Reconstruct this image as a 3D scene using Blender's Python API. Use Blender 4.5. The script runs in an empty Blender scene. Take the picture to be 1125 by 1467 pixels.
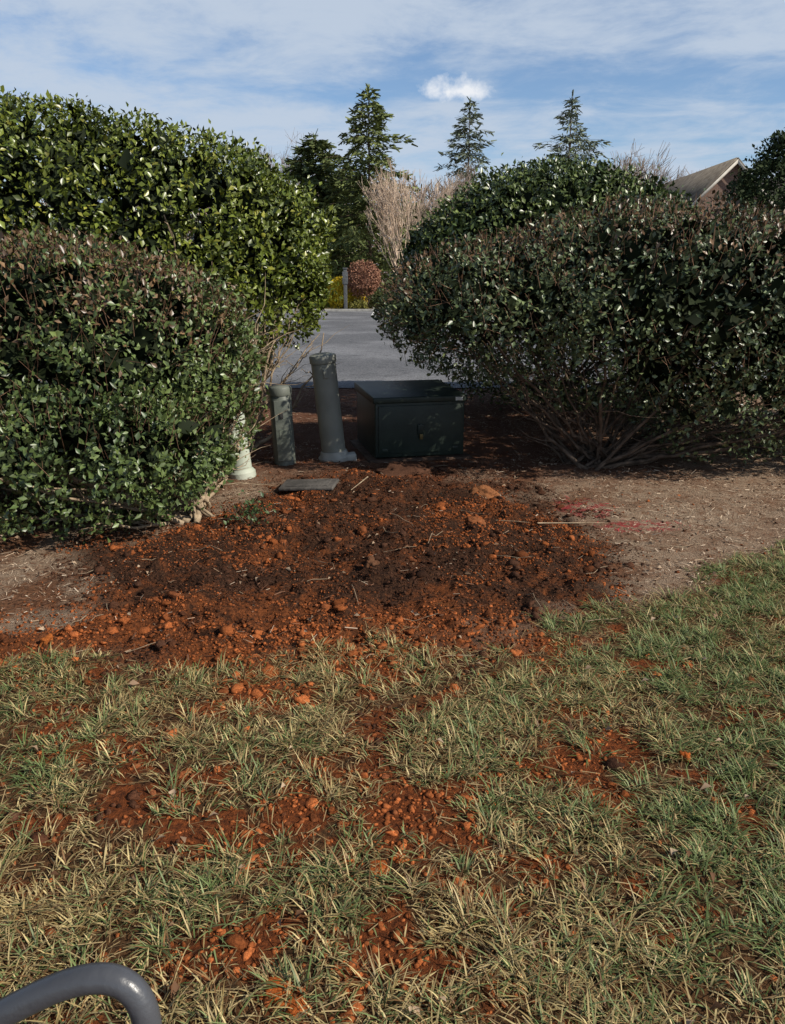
import bpy, math, random, bmesh
import numpy as np
from mathutils import Vector
rng=np.random.default_rng(7); random.seed(7)
S=bpy.context.scene
COL=S.collection
# ---------------------------------------------------------------- noise
def _h(i,j,k,s):
    n=(i*374761393+j*668265263+k*2147483647+s*1274126177)&0xffffffff
    n=((n^(n>>13))*1274126177)&0xffffffff
    n=((n^(n>>16))*2246822519)&0xffffffff
    n=n^(n>>15)
    return (n&0xffffff)/float(0xffffff)
def vn(p,s=0):
    p=np.asarray(p,float); f=np.floor(p).astype(np.int64); t=p-f; t=t*t*(3-2*t)
    i,j,k=f[:,0],f[:,1],f[:,2]; r=0
    for a in (0,1):
        for b in (0,1):
            for c in (0,1):
                w=(t[:,0] if a else 1-t[:,0])*(t[:,1] if b else 1-t[:,1])*(t[:,2] if c else 1-t[:,2])
                r=r+w*_h(i+a,j+b,k+c,s)
    return r
def fbm(p,o=3,s=0):
    a=1.;r=0.;t=0.;p=np.asarray(p,float)
    for i in range(o):
        r=r+a*vn(p,s+i*17); t+=a; a*=.5; p=p*2.03+3.7
    return r/t
def n2(x,y,f,o=3,s=0):
    return fbm(np.stack([x*f,y*f,np.zeros_like(x)+.37],1),o,s)
def ss(a,b,x):
    t=np.clip((x-a)/(b-a),0,1); return t*t*(3-2*t)
# ---------------------------------------------------------------- mesh helpers
def new_obj(name,me,parent=None,mat=None):
    ob=bpy.data.objects.new(name,me); COL.objects.link(ob)
    if mat: me.materials.append(mat)
    if parent: ob.parent=parent
    return ob
def empty(name,loc=(0,0,0)):
    e=bpy.data.objects.new(name,None); e.empty_display_size=.3; COL.objects.link(e)
    return e
def raw_mesh(name,V,F,C=None,smooth=False):
    me=bpy.data.meshes.new(name); V=np.ascontiguousarray(V,np.float32); F=np.ascontiguousarray(F,np.int32)
    n,k=F.shape
    me.vertices.add(len(V)); me.vertices.foreach_set('co',V.ravel())
    me.loops.add(n*k); me.loops.foreach_set('vertex_index',F.ravel())
    me.polygons.add(n); me.polygons.foreach_set('loop_start',np.arange(0,n*k,k,dtype=np.int32))
    me.polygons.foreach_set('loop_total',np.full(n,k,np.int32))
    if smooth: me.polygons.foreach_set('use_smooth',np.ones(n,bool))
    me.update(calc_edges=True)
    if C is not None:
        a=me.color_attributes.new('Col','FLOAT_COLOR','POINT')
        C4=np.ones((len(V),4),np.float32); C4[:,:3]=C; a.data.foreach_set('color',C4.ravel())
    return me
def inst(Vb,Fb,R,sc,pos,col):
    N=len(pos); sc=np.asarray(sc,float)
    L=Vb[None]*sc[:,None,:]
    W=np.einsum('nij,nkj->nki',R,L)+pos[:,None,:]
    K=len(Vb); F=(Fb[None]+(np.arange(N)*K)[:,None,None]).reshape(-1,Fb.shape[1])
    C=np.repeat(col[:,None,:],K,1)
    return W.reshape(-1,3),F,C.reshape(-1,3)
def nrm(v): return v/np.maximum(np.linalg.norm(v,axis=-1,keepdims=True),1e-9)
def frame(Y,Zh):
    Y=nrm(Y); X=nrm(np.cross(Y,Zh)); Z=np.cross(X,Y)
    return np.stack([X,Y,Z],2)
def segs(P0,P1,r0,r1,k=5):
    P0=np.array(P0);P1=np.array(P1);r0=np.array(r0);r1=np.array(r1)
    N=len(P0);D=nrm(P1-P0); up=np.where(np.abs(D[:,2:3])>.9,np.array([[1.,0,0]]),np.array([[0,0,1.]]))
    A=nrm(np.cross(D,up));B=np.cross(D,A)
    an=np.arange(k)*2*math.pi/k
    ring=A[:,None,:]*np.cos(an)[None,:,None]+B[:,None,:]*np.sin(an)[None,:,None]
    V=np.concatenate([P0[:,None]+ring*r0[:,None,None],P1[:,None]+ring*r1[:,None,None]],1)
    q=np.array([[i,(i+1)%k,k+(i+1)%k,k+i] for i in range(k)])
    F=(q[None]+(np.arange(N)*2*k)[:,None,None]).reshape(-1,4)
    return V.reshape(-1,3),F
# ---------------------------------------------------------------- materials
def mat(name):
    m=bpy.data.materials.new(name); m.use_nodes=True; nt=m.node_tree
    return m,nt,nt.nodes['Principled BSDF'],nt.nodes['Material Output']
def N(nt,t,**kw):
    n=nt.nodes.new(t)
    for k,v in kw.items():
        if hasattr(n,k): setattr(n,k,v)
        else: n.inputs[k].default_value=v
    return n
def leafmat(name,rough=.4,trans=.25,spec=.5):
    m,nt,b,o=mat(name); a=N(nt,'ShaderNodeVertexColor',layer_name='Col')
    nt.links.new(a.outputs[0],b.inputs['Base Color']); b.inputs['Roughness'].default_value=rough
    b.inputs['Specular IOR Level'].default_value=spec
    if trans>0:
        t=N(nt,'ShaderNodeBsdfTranslucent'); nt.links.new(a.outputs[0],t.inputs[0])
        x=N(nt,'ShaderNodeMixShader'); x.inputs[0].default_value=trans
        nt.links.new(b.outputs[0],x.inputs[1]); nt.links.new(t.outputs[0],x.inputs[2]); nt.links.new(x.outputs[0],o.inputs[0])
    return m
def noisemat(name,c1,c2,scale=8,rough=.8,bump=.0,bscale=40,detail=6,spec=.3,metal=0):
    m,nt,b,o=mat(name); tc=N(nt,'ShaderNodeTexCoord')
    n=N(nt,'ShaderNodeTexNoise'); n.inputs['Scale'].default_value=scale; n.inputs['Detail'].default_value=detail
    r=N(nt,'ShaderNodeValToRGB'); r.color_ramp.elements[0].color=(*c1,1); r.color_ramp.elements[1].color=(*c2,1)
    r.color_ramp.elements[0].position=.35; r.color_ramp.elements[1].position=.65
    nt.links.new(tc.outputs['Object'],n.inputs[0]); nt.links.new(n.outputs[0],r.inputs[0]); nt.links.new(r.outputs[0],b.inputs['Base Color'])
    b.inputs['Roughness'].default_value=rough; b.inputs['Specular IOR Level'].default_value=spec; b.inputs['Metallic'].default_value=metal
    if bump>0:
        n2_=N(nt,'ShaderNodeTexNoise'); n2_.inputs['Scale'].default_value=bscale; n2_.inputs['Detail'].default_value=5
        bp=N(nt,'ShaderNodeBump'); bp.inputs['Strength'].default_value=bump; bp.inputs['Distance'].default_value=.02
        nt.links.new(tc.outputs['Object'],n2_.inputs[0]); nt.links.new(n2_.outputs[0],bp.inputs['Height']); nt.links.new(bp.outputs[0],b.inputs['Normal'])
    return m
# ---------------------------------------------------------------- camera
cd=bpy.data.cameras.new('camera'); cam=bpy.data.objects.new('camera',cd); COL.objects.link(cam)
cam.location=(0,0,1.6); cam.rotation_euler=(math.radians(73.5),0,0)
cd.sensor_fit='VERTICAL'; cd.sensor_height=24; cd.lens=18.16; cd.clip_end=5000; cd.clip_start=.05
S.camera=cam
S.view_settings.view_transform='Standard'; S.view_settings.look='None'; S.view_settings.exposure=0
# ---------------------------------------------------------------- sun + sky
SD=Vector((.90,-.43,0)).normalized(); el=math.radians(37)
sd=Vector((SD.x*math.cos(el),SD.y*math.cos(el),math.sin(el)))
ld=bpy.data.lights.new('sun','SUN'); ld.energy=5.0; ld.angle=math.radians(.5); ld.color=(1,.93,.81)
lo=bpy.data.objects.new('sun',ld); COL.objects.link(lo); lo.rotation_euler=sd.to_track_quat('Z','Y').to_euler(); lo.location=(20,-6,14)
w=bpy.data.worlds.new('World'); S.world=w; w.use_nodes=True; nt=w.node_tree; bg=nt.nodes['Background']
sky=N(nt,'ShaderNodeTexSky'); sky.sky_type='NISHITA'; sky.sun_disc=False; sky.sun_elevation=el; sky.sun_rotation=math.atan2(sd.x,sd.y)
sky.air_density=1.0; sky.dust_density=.5; sky.ozone_density=1.5
bg.inputs[1].default_value=.07
tc=N(nt,'ShaderNodeTexCoord'); sep=N(nt,'ShaderNodeSeparateXYZ'); nt.links.new(tc.outputs['Generated'],sep.inputs[0])
def M(op,a,b=None,c=None,clamp=False):
    m=nt.nodes.new('ShaderNodeMath'); m.operation=op; m.use_clamp=clamp
    for i,v in enumerate((a,b,c)):
        if v is None: continue
        if isinstance(v,(int,float)): m.inputs[i].default_value=v
        else: nt.links.new(v,m.inputs[i])
    return m.outputs[0]
zz=M('ADD',M('MAXIMUM',sep.outputs[2],0.0),.08)
u=M('DIVIDE',sep.outputs[0],zz); v=M('DIVIDE',sep.outputs[1],zz)
def comb(a,b,c):
    n=nt.nodes.new('ShaderNodeCombineXYZ')
    for i,x in enumerate((a,b,c)):
        if isinstance(x,(int,float)): n.inputs[i].default_value=x
        else: nt.links.new(x,n.inputs[i])
    return n.outputs[0]
def noise(vec,sc,det,ro=.55,dist=0):
    n=nt.nodes.new('ShaderNodeTexNoise'); n.inputs['Scale'].default_value=sc; n.inputs['Detail'].default_value=det
    n.inputs['Roughness'].default_value=ro; n.inputs['Distortion'].default_value=dist; nt.links.new(vec,n.inputs[0]); return n.outputs[0]
big=noise(comb(M('MULTIPLY',u,.6),M('MULTIPLY_ADD',u,.18,v),3.3),.80,9,.52,.2)
fin=noise(comb(M('MULTIPLY_ADD',v,.3,u),M('MULTIPLY_ADD',u,-.2,v),8.1),2.6,9,.64,.3)
dens=M('ADD',M('MULTIPLY',big,.60),M('MULTIPLY',fin,.40))
mr=nt.nodes.new('ShaderNodeMapRange'); mr.interpolation_type='SMOOTHSTEP'
mr.inputs['From Min'].default_value=.37; mr.inputs['From Max'].default_value=.56; nt.links.new(dens,mr.inputs[0])
# clouds and tint fade out above the view, shaped to cut sky fill light
low=nt.nodes.new('ShaderNodeMapRange'); low.interpolation_type='SMOOTHSTEP'; low.inputs[1].default_value=.33; low.inputs[2].default_value=.60; low.inputs[3].default_value=1; low.inputs[4].default_value=.12
nt.links.new(sep.outputs[2],low.inputs[0])
cdv=Vector((87/1110*.979,.975,.207)).normalized()
wob=noise(tc.outputs['Generated'],34,6,.6); wob2=noise(tc.outputs['Generated'],12,3,.5)
dx=M('DIVIDE',M('SUBTRACT',sep.outputs[0],cdv.x),.036)
dz0=M('SUBTRACT',sep.outputs[2],cdv.z)
dz=M('DIVIDE',dz0,M('ADD',.0085,M('MULTIPLY',M('GREATER_THAN',dz0,0.0),.0045)))
rr=M('SQRT',M('ADD',M('MULTIPLY',dx,dx),M('MULTIPLY',dz,dz)))
cum=M('MULTIPLY',M('SUBTRACT',1.2,M('ADD',rr,M('ADD',M('MULTIPLY',M('SUBTRACT',wob,.5),3.0),M('MULTIPLY',M('SUBTRACT',wob2,.5),1.8)))),1.2,clamp=True)
cum=M('MULTIPLY',cum,M('GREATER_THAN',sep.outputs[1],0))
tint=nt.nodes.new('ShaderNodeMix'); tint.data_type='RGBA'; tint.blend_type='MULTIPLY'; nt.links.new(low.outputs[0],tint.inputs[0])
nt.links.new(sky.outputs[0],tint.inputs[6]); tint.inputs[7].default_value=(1.50,1.65,1.85,1)
mx=nt.nodes.new('ShaderNodeMix'); mx.data_type='RGBA'; nt.links.new(M('MULTIPLY',M('MULTIPLY',mr.outputs[0],low.outputs[0]),.9),mx.inputs[0])
nt.links.new(tint.outputs[2],mx.inputs[6]); mx.inputs[7].default_value=(7.7,8.9,10.6,1)
mx2=nt.nodes.new('ShaderNodeMix'); mx2.data_type='RGBA'; nt.links.new(M('MULTIPLY',cum,.95),mx2.inputs[0]); nt.links.new(mx.outputs[2],mx2.inputs[6]); mx2.inputs[7].default_value=(12.5,12.8,13.3,1)
nt.links.new(mx2.outputs[2],bg.inputs[0])
# ---------------------------------------------------------------- terrain functions
POLY=np.array([(-1.66,3.58),(-1.85,3.2),(-1.35,3.0),(-.79,2.9),(-.36,3.05),(0,3.1),(.46,3.22),(1.05,3.62),(1.25,3.96),(1.30,4.97),(1.05,5.9),(.5,6.5),(-.2,6.6),(-.80,6.2),(-1.25,5.5),(-1.8,4.6)])
def polysd(x,y):
    p=np.stack([x,y],1); d=np.full(len(x),1e9); ins=np.zeros(len(x),bool)
    n=len(POLY)
    for i in range(n):
        a=POLY[i];b=POLY[(i+1)%n]; e=b-a; w_=p-a
        t=np.clip((w_@e)/(e@e),0,1); q=w_-t[:,None]*e; d=np.minimum(d,np.hypot(q[:,0],q[:,1]))
        c=((a[1]>y)!=(b[1]>y)); xi=(b[0]-a[0])*(y-a[1])/(b[1]-a[1]+1e-12)+a[0]
        ins^=c&(x<xi)
    return np.where(ins,d,-d)
def soilm(x,y): return ss(-.32,.26,polysd(x,y)+(n2(x,y,2.6,4,5)-.5)*1.2)
def gedge(x): return np.interp(x,[-50,-2,-.8,0,.9,1.25,2.43,4,8,50],[2.9,3.02,3.0,3.22,3.38,3.75,4.5,5.6,7.6,30])
def grassm(x,y): return ss(-.18,.18,gedge(x)-y+(n2(x,y,4.,4,9)-.5)*.9)
def barem(x,y):
    c=np.exp(-((x+.2)/.75)**2)*(.075+.045*ss(2.0,3.1,y))
    c=c+np.exp(-((x-.72)/.16)**2-((y-2.6)/.55)**2)*.14
    return ss(.52,.67,n2(x,y,4.6,4,21)*.6+n2(x,y,12,2,25)*.4+c)
def hgt(x,y):
    near=ss(11,8,y)*ss(9,6,np.abs(x))
    s=soilm(x,y)
    h=(n2(x,y,.9,3,1)-.5)*.05+(n2(x,y,7,3,2)-.5)*.03
    h=h+s*(.02+.045*ss(0,.8,polysd(x,y)))*(.5+n2(x,y,1.7,2,31))+s*(n2(x,y,5,4,3)-.5)*.14+s*(n2(x,y,17,3,6)-.5)*.075
    h=h-s*.08*np.exp(-(((x+.55)/.55)**2+((y-4.3)/.3)**2))
    return h*near
# ---------------------------------------------------------------- ground sheet
def axis(lo,hi,st,far_lo,far_hi):
    a=list(np.arange(lo,hi,st)); s=st; v_=a[-1]
    while v_<far_hi: s*=1.16; v_+=s; a.append(v_)
    s=st; v_=a[0]; L=[]
    while v_>far_lo: s*=1.16; v_-=s; L.append(v_)
    return np.array(L[::-1]+a)
ax=axis(-3.2,3.2,.016,-900,900); ay=axis(.8,7.2,.016,-300,1600)
GX,GY=np.meshgrid(ax,ay); gx=GX.ravel();gy=GY.ravel()
gz=hgt(gx,gy); gz=np.where((gy>12)&(gy<47.5)&(np.abs(gx)<150),-.03,gz)
nx,ny=len(ax),len(ay); I=np.arange(nx*ny).reshape(ny,nx)
F=np.stack([I[:-1,:-1].ravel(),I[:-1,1:].ravel(),I[1:,1:].ravel(),I[1:,:-1].ravel()],1)
sm=soilm(gx,gy); gm=grassm(gx,gy); bm=barem(gx,gy)
Cg=np.stack([sm,gm,bm],1)
gme=raw_mesh('ground',np.stack([gx,gy,gz],1),F,Cg,True)
m,nt,b,o=mat('ground_soil_mulch')
def MX(f,a,c,blend='MIX'):
    x=nt.nodes.new('ShaderNodeMix'); x.data_type='RGBA'; x.blend_type=blend
    for i,v_ in ((0,f),(6,a),(7,c)):
        if isinstance(v_,(int,float)): x.inputs[i].default_value=v_
        elif isinstance(v_,tuple): x.inputs[i].default_value=(*v_,1)
        else: nt.links.new(v_,x.inputs[i])
    return x.outputs[2]
def RMP(f,a,b_):
    x=nt.nodes.new('ShaderNodeMapRange'); x.interpolation_type='SMOOTHSTEP'; x.inputs[1].default_value=a; x.inputs[2].default_value=b_
    nt.links.new(f,x.inputs[0]); return x.outputs[0]
tc=N(nt,'ShaderNodeTexCoord'); P=tc.outputs['Object']
vc=N(nt,'ShaderNodeVertexColor',layer_name='Col'); sp=N(nt,'ShaderNodeSeparateColor'); nt.links.new(vc.outputs[0],sp.inputs[0])
na=noise(P,2.2,6,.6); nb=noise(P,11,8,.65); nc=noise(P,55,6,.7); nd=noise(P,160,4,.7)
sx=N(nt,'ShaderNodeSeparateXYZ'); nt.links.new(P,sx.inputs[0])
clay=MX(RMP(nc,.35,.65),(.08,.029,.013),(.29,.090,.029))
dark=MX(RMP(nc,.35,.7),(.024,.012,.008),(.11,.050,.026))
redm=M('ADD',M('ADD',M('MULTIPLY',nb,.5),M('MULTIPLY',na,.5)),M('MULTIPLY',M('SUBTRACT',1.0,RMP(sx.outputs[1],3.2,4.0)),.12))
soil=MX(RMP(redm,.49,.62),dark,clay)
mul=MX(RMP(nd,.35,.65),(.18,.11,.068),(.56,.42,.30))
mul=MX(RMP(nb,.46,.70),mul,(.24,.13,.075))
rdirt=MX(RMP(nc,.35,.65),(.09,.04,.022),(.28,.13,.065))
mul=MX(M('MULTIPLY',RMP(na,.44,.60),M('SUBTRACT',.95,M('MULTIPLY',RMP(sx.outputs[0],.9,2.0),.55))),mul,rdirt)
lawn=MX(RMP(nc,.35,.65),(.05,.027,.014),(.19,.095,.04))
lawn=MX(RMP(sp.outputs[2],.08,.6),lawn,MX(RMP(nc,.3,.7),(.075,.026,.012),(.31,.088,.026)))
far=MX(RMP(na,.3,.7),(.30,.23,.12),(.44,.35,.19))
base=MX(sp.outputs[0],mul,soil); base=MX(sp.outputs[1],base,lawn)
base=MX(RMP(sx.outputs[1],40,46),base,far)
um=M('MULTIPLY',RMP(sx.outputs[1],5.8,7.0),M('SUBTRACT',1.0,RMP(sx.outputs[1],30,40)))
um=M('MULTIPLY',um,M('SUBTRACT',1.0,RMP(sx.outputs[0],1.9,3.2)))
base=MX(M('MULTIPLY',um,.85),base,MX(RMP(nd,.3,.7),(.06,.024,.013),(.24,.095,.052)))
def spot(cx,cy,rx,ry):
    a=M('DIVIDE',M('SUBTRACT',sx.outputs[0],cx),rx); c=M('DIVIDE',M('SUBTRACT',sx.outputs[1],cy),ry)
    return M('SUBTRACT',1.0,M('ADD',M('MULTIPLY',a,a),M('MULTIPLY',c,c)),clamp=True)
pt=M('MAXIMUM',spot(1.42,5.50,.24,.30),spot(1.70,5.06,.34,.16))
pt=M('MULTIPLY',pt,RMP(nb,.44,.60))
base=MX(M('MULTIPLY',RMP(pt,.03,.5),.65),base,(.40,.04,.05))
nt.links.new(base,b.inputs['Base Color']); b.inputs['Roughness'].default_value=.95; b.inputs['Specular IOR Level'].default_value=.12
bp=N(nt,'ShaderNodeBump'); bp.inputs['Strength'].default_value=1.0; bp.inputs['Distance'].default_value=.03
nt.links.new(M('ADD',nc,M('MULTIPLY',nd,.5)),bp.inputs['Height']); nt.links.new(bp.outputs[0],b.inputs['Normal'])
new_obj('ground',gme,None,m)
# ---------------------------------------------------------------- road & kerbs
def boxmesh(name,x0,x1,y0,y1,z0,z1,parent,mt,bev=.0):
    V=np.array([(x,y,z) for z in (z0,z1) for x,y in ((x0,y0),(x1,y0),(x1,y1),(x0,y1))])
    F=np.array([(3,2,1,0),(4,5,6,7),(0,1,5,4),(1,2,6,5),(2,3,7,6),(3,0,4,7)])
    ob=new_obj(name,raw_mesh(name,V,F),parent,mt)
    if bev>0:
        md=ob.modifiers.new('b','BEVEL'); md.width=bev; md.segments=3
    return ob
m,nt,b,o=mat('asphalt'); tc=N(nt,'ShaderNodeTexCoord'); P=tc.outputs['Object']
na=noise(P,.35,6,.6); nb=noise(P,30,6,.75); nc=noise(P,3,6,.6)
c=MX(RMP(nb,.35,.7),(.060,.062,.067),(.22,.22,.23)); c=MX(RMP(na,.4,.65),c,MX(RMP(nb,.35,.7),(.12,.12,.128),(.33,.33,.34)))
c=MX(M('MULTIPLY',RMP(nc,.56,.66),.5),c,(.05,.05,.052))
nt.links.new(c,b.inputs['Base Color']); b.inputs['Roughness'].default_value=.8; b.inputs['Specular IOR Level'].default_value=.3
bp=N(nt,'ShaderNodeBump'); bp.inputs['Strength'].default_value=.6; bp.inputs['Distance'].default_value=.015; nt.links.new(nb,bp.inputs['Height']); nt.links.new(bp.outputs[0],b.inputs['Normal'])
rd=raw_mesh('road',np.array([(-140,12.4,-.01),(140,12.4,-.01),(140,46.5,-.01),(-140,46.5,-.01)]),np.array([(0,1,2,3)]))
new_obj('road',rd,None,m)
conc=noisemat('concrete',(.26,.25,.23),(.38,.37,.34),6,.9,.4,60)
boxmesh('kerb',-140,140,46.5,46.72,-.1,.12,None,conc,.02)
wp=noisemat('road_paint',(.5,.5,.48),(.75,.75,.72),9,.8)
mk=empty('road_marking')
for i in range(-6,7):
    x=i*2.8-1.1
    V=np.array([(x,41,-.006),(x+.1,41,-.006),(x+.1,46.3,-.006),(x,46.3,-.006)]); new_obj('stall_line',raw_mesh('stall_line',V,np.array([(0,1,2,3)])),mk,wp)
# ---------------------------------------------------------------- leaves
LV=np.array([(0,0,0),(-.5,.45,.10),(0,.5,-.02),(.5,.45,.10),(0,1,-.10)]); LF=np.array([(0,2,1),(0,3,2),(1,2,4),(2,3,4)])
def sample_lobes(lobes,n,p=2.4,seed=0,depth=.10,bump=.07,deepfrac=.22,gap=.66,under=.6,clump=0):
    A=np.array([l[3]*l[4]+l[3]*l[5]+l[4]*l[5] for l in lobes]); A=A/A.sum()
    out=[];nn=[];dd=[]
    for li,l in enumerate(lobes):
        k=int(n*A[li])
        u=nrm(rng.normal(size=(k,3))); r=1/(np.abs(u)**p).sum(1)**(1/p)
        c=np.array(l[:3]);R=np.array(l[3:6])
        bmp=1+bump*2*(fbm(u*R*1.6+seed*3.1+c,3,seed)-.5)+.06*(fbm(u*R*6+seed,2,seed+4)-.5)*2
        dp=np.where(rng.random(k)<deepfrac,rng.random(k)*.55,np.abs(rng.normal(size=k))*depth*.5)
        q=u*r[:,None]*R*bmp[:,None]
        nr=nrm(np.sign(u)*np.abs(u*r[:,None])**(p-1)/R)
        q=q-nr*dp[:,None]+c
        keep=np.ones(k,bool)
        for lj,m_ in enumerate(lobes):
            if lj==li: continue
            rad=np.array(m_[3:6]); t=np.abs((q-np.array(m_[:3]))/np.maximum(rad-.22,rad*.5)); keep&=((t**p).sum(1)>1)
        keep&=q[:,2]>.02
        keep&=~((nr[:,2]<-.55)&(rng.random(k)<under))
        g=fbm(q*2.6+seed*7,2,seed+9); keep&=~((g>gap)&(dp<.12)&(rng.random(k)<.75))
        if clump:
            g=fbm(q*8+seed*5,2,seed+19); keep&=~((g>.53)&(dp<.09)&(rng.random(k)<clump))
        out.append(q[keep]);nn.append(nr[keep]);dd.append(dp[keep])
    return np.concatenate(out),np.concatenate(nn),np.concatenate(dd)
def leaves(name,pos,nr,size,colf,parent,mt,wid=.55,per=5,spread=.03,seed=0,tilt=.6):
    n=len(pos); P=np.repeat(pos,per,0)+rng.normal(size=(n*per,3))*spread; Nn=np.repeat(nr,per,0)
    dirn=nrm(Nn*.4+rng.normal(size=P.shape)*.7+np.array([0,0,.25])); up=nrm(Nn+rng.normal(size=P.shape)*tilt+np.array([0,0,.35]))
    R=frame(dirn,up); s=size*(.6+.7*rng.random(len(P))); w_=wid*(.8+.4*rng.random(len(P)))
    col=colf(P,Nn)
    V,F,C=inst(LV,LF,R,np.stack([s*w_,s,s],1),P,col)
    return new_obj(name,raw_mesh(name,V,F,C),parent,mt)
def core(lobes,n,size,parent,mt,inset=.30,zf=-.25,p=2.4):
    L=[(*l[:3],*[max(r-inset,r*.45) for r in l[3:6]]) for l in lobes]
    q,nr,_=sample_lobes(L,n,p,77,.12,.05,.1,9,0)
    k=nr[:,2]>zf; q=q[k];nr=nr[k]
    return leaves('inner_shade_leaves',q,nr,size,lambda P,Nn:mixc((.010,.015,.007),(.022,.030,.012),rng.random(len(P))),parent,mt,.7,per=2,spread=.07,tilt=.5)  # near-black leaf cards; the bush's inner shade is put into their colour
def stems(name,bases,targets,r,parent,mt,seed=0,twigs=5,up=.45):
    rs=np.random.default_rng(seed); P0=[];P1=[];A=[];B=[]
    for t in targets:
        b_=np.array(bases[rs.integers(len(bases))])+rs.normal(size=3)*np.array([.07,.07,0]); t=np.array(t)
        mid=b_*.5+t*.5; mid[:2]=b_[:2]*.55+t[:2]*.45; mid[2]=b_[2]+(t[2]-b_[2])*up; mid+=rs.normal(size=3)*.09
        K=11; pts=[]
        for i in range(K+1):
            s=i/K; q=(1-s)**2*b_+2*s*(1-s)*mid+s*s*t
            pts.append(q+rs.normal(size=3)*.018*(i>0))
        rr_=r*(.55+.7*rs.random())
        for i in range(K):
            P0.append(pts[i]);P1.append(pts[i+1]);A.append(rr_*(1-.75*i/K));B.append(rr_*(1-.75*(i+1)/K))
        for j in range(twigs):
            i=rs.integers(3,K); q=pts[i]; d=nrm((t-b_))*.6+rs.normal(size=3)*.6; d[2]=abs(d[2])*.8; d=nrm(d)
            L=.25+.4*rs.random(); rad=rr_*.3
            for k in range(4):
                q2=q+d*L/4+rs.normal(size=3)*.015; P0.append(q);P1.append(q2);A.append(rad*(1-.2*k));B.append(rad*(1-.2*(k+1))); q=q2
                d=nrm(d+rs.normal(size=3)*.2)
    V,F=segs(P0,P1,A,B,6)
    return new_obj(name,raw_mesh(name,V,F,None,True),parent,mt)
bark=noisemat('bark',(.06,.042,.03),(.17,.12,.085),14,.9,.5,50)
barkl=noisemat('bark_pale',(.20,.145,.095),(.42,.32,.21),14,.9,.5,50)
holly=leafmat('holly_leaf',.34,0,.5); dull=leafmat('hedge_leaf',.38,0,.5); inner=leafmat('inner_leaf',.7,0,.1)
def mixc(a,b,t): return np.array(a)[None]*(1-t[:,None])+np.array(b)[None]*t[:,None]
def mkcol(g1,g2,top=None,ztop=(1.2,1.8),seed=0,yel=.0,topp=.6):
    def f(P,Nn):
        t=fbm(P*2.2,2,seed); r=rng.random(len(P)); c=mixc(g1,g2,np.clip(t*.7+r*.6-.15,0,1))
        if yel:
            k=rng.random(len(P))<yel; c[k]=np.array([.24,.24,.04])
        if top is not None:
            tm=ss(ztop[0],ztop[1],P[:,2]+(fbm(P*2,3,seed+5)-.5)*1.1)
            k=rng.random(len(P))<tm*topp; rc=rng.random(len(P))
            c=np.where(k[:,None],mixc(top[0],top[1],rc),c)
        return c*(.55+.9*rng.random(len(P)))[:,None]
    return f
def twigs_out(name,lobes,n,L,r,parent,mt,seed,zmin=.6,p=2.4):
    q,nr,_=sample_lobes(lobes,n,p,seed,.02,.07,0)
    k=(q[:,2]>zmin); q=q[k];nr=nr[k]; d=nrm(nr+rng.normal(size=q.shape)*.45+np.array([0,0,.6])); l=L*(.5+rng.random(len(q)))
    V,F=segs(q-d*l[:,None]*.8,q+d*l[:,None]*.45,np.full(len(q),r),np.full(len(q),r*.4),3)
    return new_obj(name,raw_mesh(name,V,F),parent,mt)
redtwig=noisemat('red_twig',(.12,.06,.035),(.28,.16,.10),10,.7)
RED=((.080,.046,.025),(.19,.115,.056))
b1=empty('clipped_holly_bush')
L1=[(-2.6,5.9,1.03,1.55,1.35,.89),(-2.35,5.06,.50,1.25,.78,.50),(-4.1,5.8,.98,1.3,1.35,.88),(-1.50,5.7,.70,.5,.45,.5)]
q,nr,_=sample_lobes(L1,21500,2.12,1,under=.15,gap=.62,clump=.75)
leaves('foliage',q,nr,.048,mkcol((.032,.058,.018),(.14,.185,.055),RED,(1.0,1.7),1,topp=.52),b1,dull,seed=1)
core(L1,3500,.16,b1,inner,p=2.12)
T=[tuple(q[i]) for i in rng.integers(0,len(q),50)]+[(-1.15+.2*rng.random(),5.8+.5*rng.random(),.5+.9*rng.random()) for i in range(16)]
stems('stems',[(-1.42,5.2,0),(-1.50,5.35,0),(-2.3,5.8,0),(-3.5,5.8,0),(-1.45,5.45,0)],T,.02,b1,barkl,3)
twigs_out('twigs',L1,6500,.12,.0022,b1,redtwig,1,p=2.12)
b2=empty('holly_bush')
L2=[(-3.8,8.8,1.85,3.08,1.95,1.46),(-1.95,8.5,1.60,1.22,1.15,.9),(-5.8,8.6,1.7,2.3,1.9,1.45),(-3.4,8.7,.9,2.0,1.5,.8)]
q,nr,_=sample_lobes(L2,33000,2.15,2,.14,gap=.68,clump=.6)
leaves('foliage',q,nr,.064,mkcol((.042,.068,.011),(.18,.21,.030),None,seed=2,yel=.06),b2,holly,.55,spread=.04)
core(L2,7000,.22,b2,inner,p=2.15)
T=[tuple(q[i]) for i in rng.integers(0,len(q),30)]+[(-.95+rng.random()*.3-.06*i,7.9+rng.random()*.8,.95+rng.random()*.9) for i in range(26)]
stems('stems',[(-1.65,7.4,0),(-1.75,7.6,0),(-1.5,7.6,0)],T,.026,b2,barkl,5,6,.35)
b3=empty('clipped_holly_bush')
L3=[(2.35,7.2,1.34,1.85,1.45,.92),(1.0,7.15,1.36,1.12,1.2,.62),(3.8,7.5,1.05,1.7,1.45,1.02),(2.9,6.95,.80,.85,.95,.74),(5.3,8.2,1.0,1.5,1.5,.95)]
q,nr,_=sample_lobes(L3,29000,2.08,3,.12,gap=.63,clump=.75)
leaves('foliage',q,nr,.046,mkcol((.028,.048,.019),(.145,.18,.075),RED,(1.45,2.1),3,topp=.5),b3,dull,seed=3)
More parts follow.
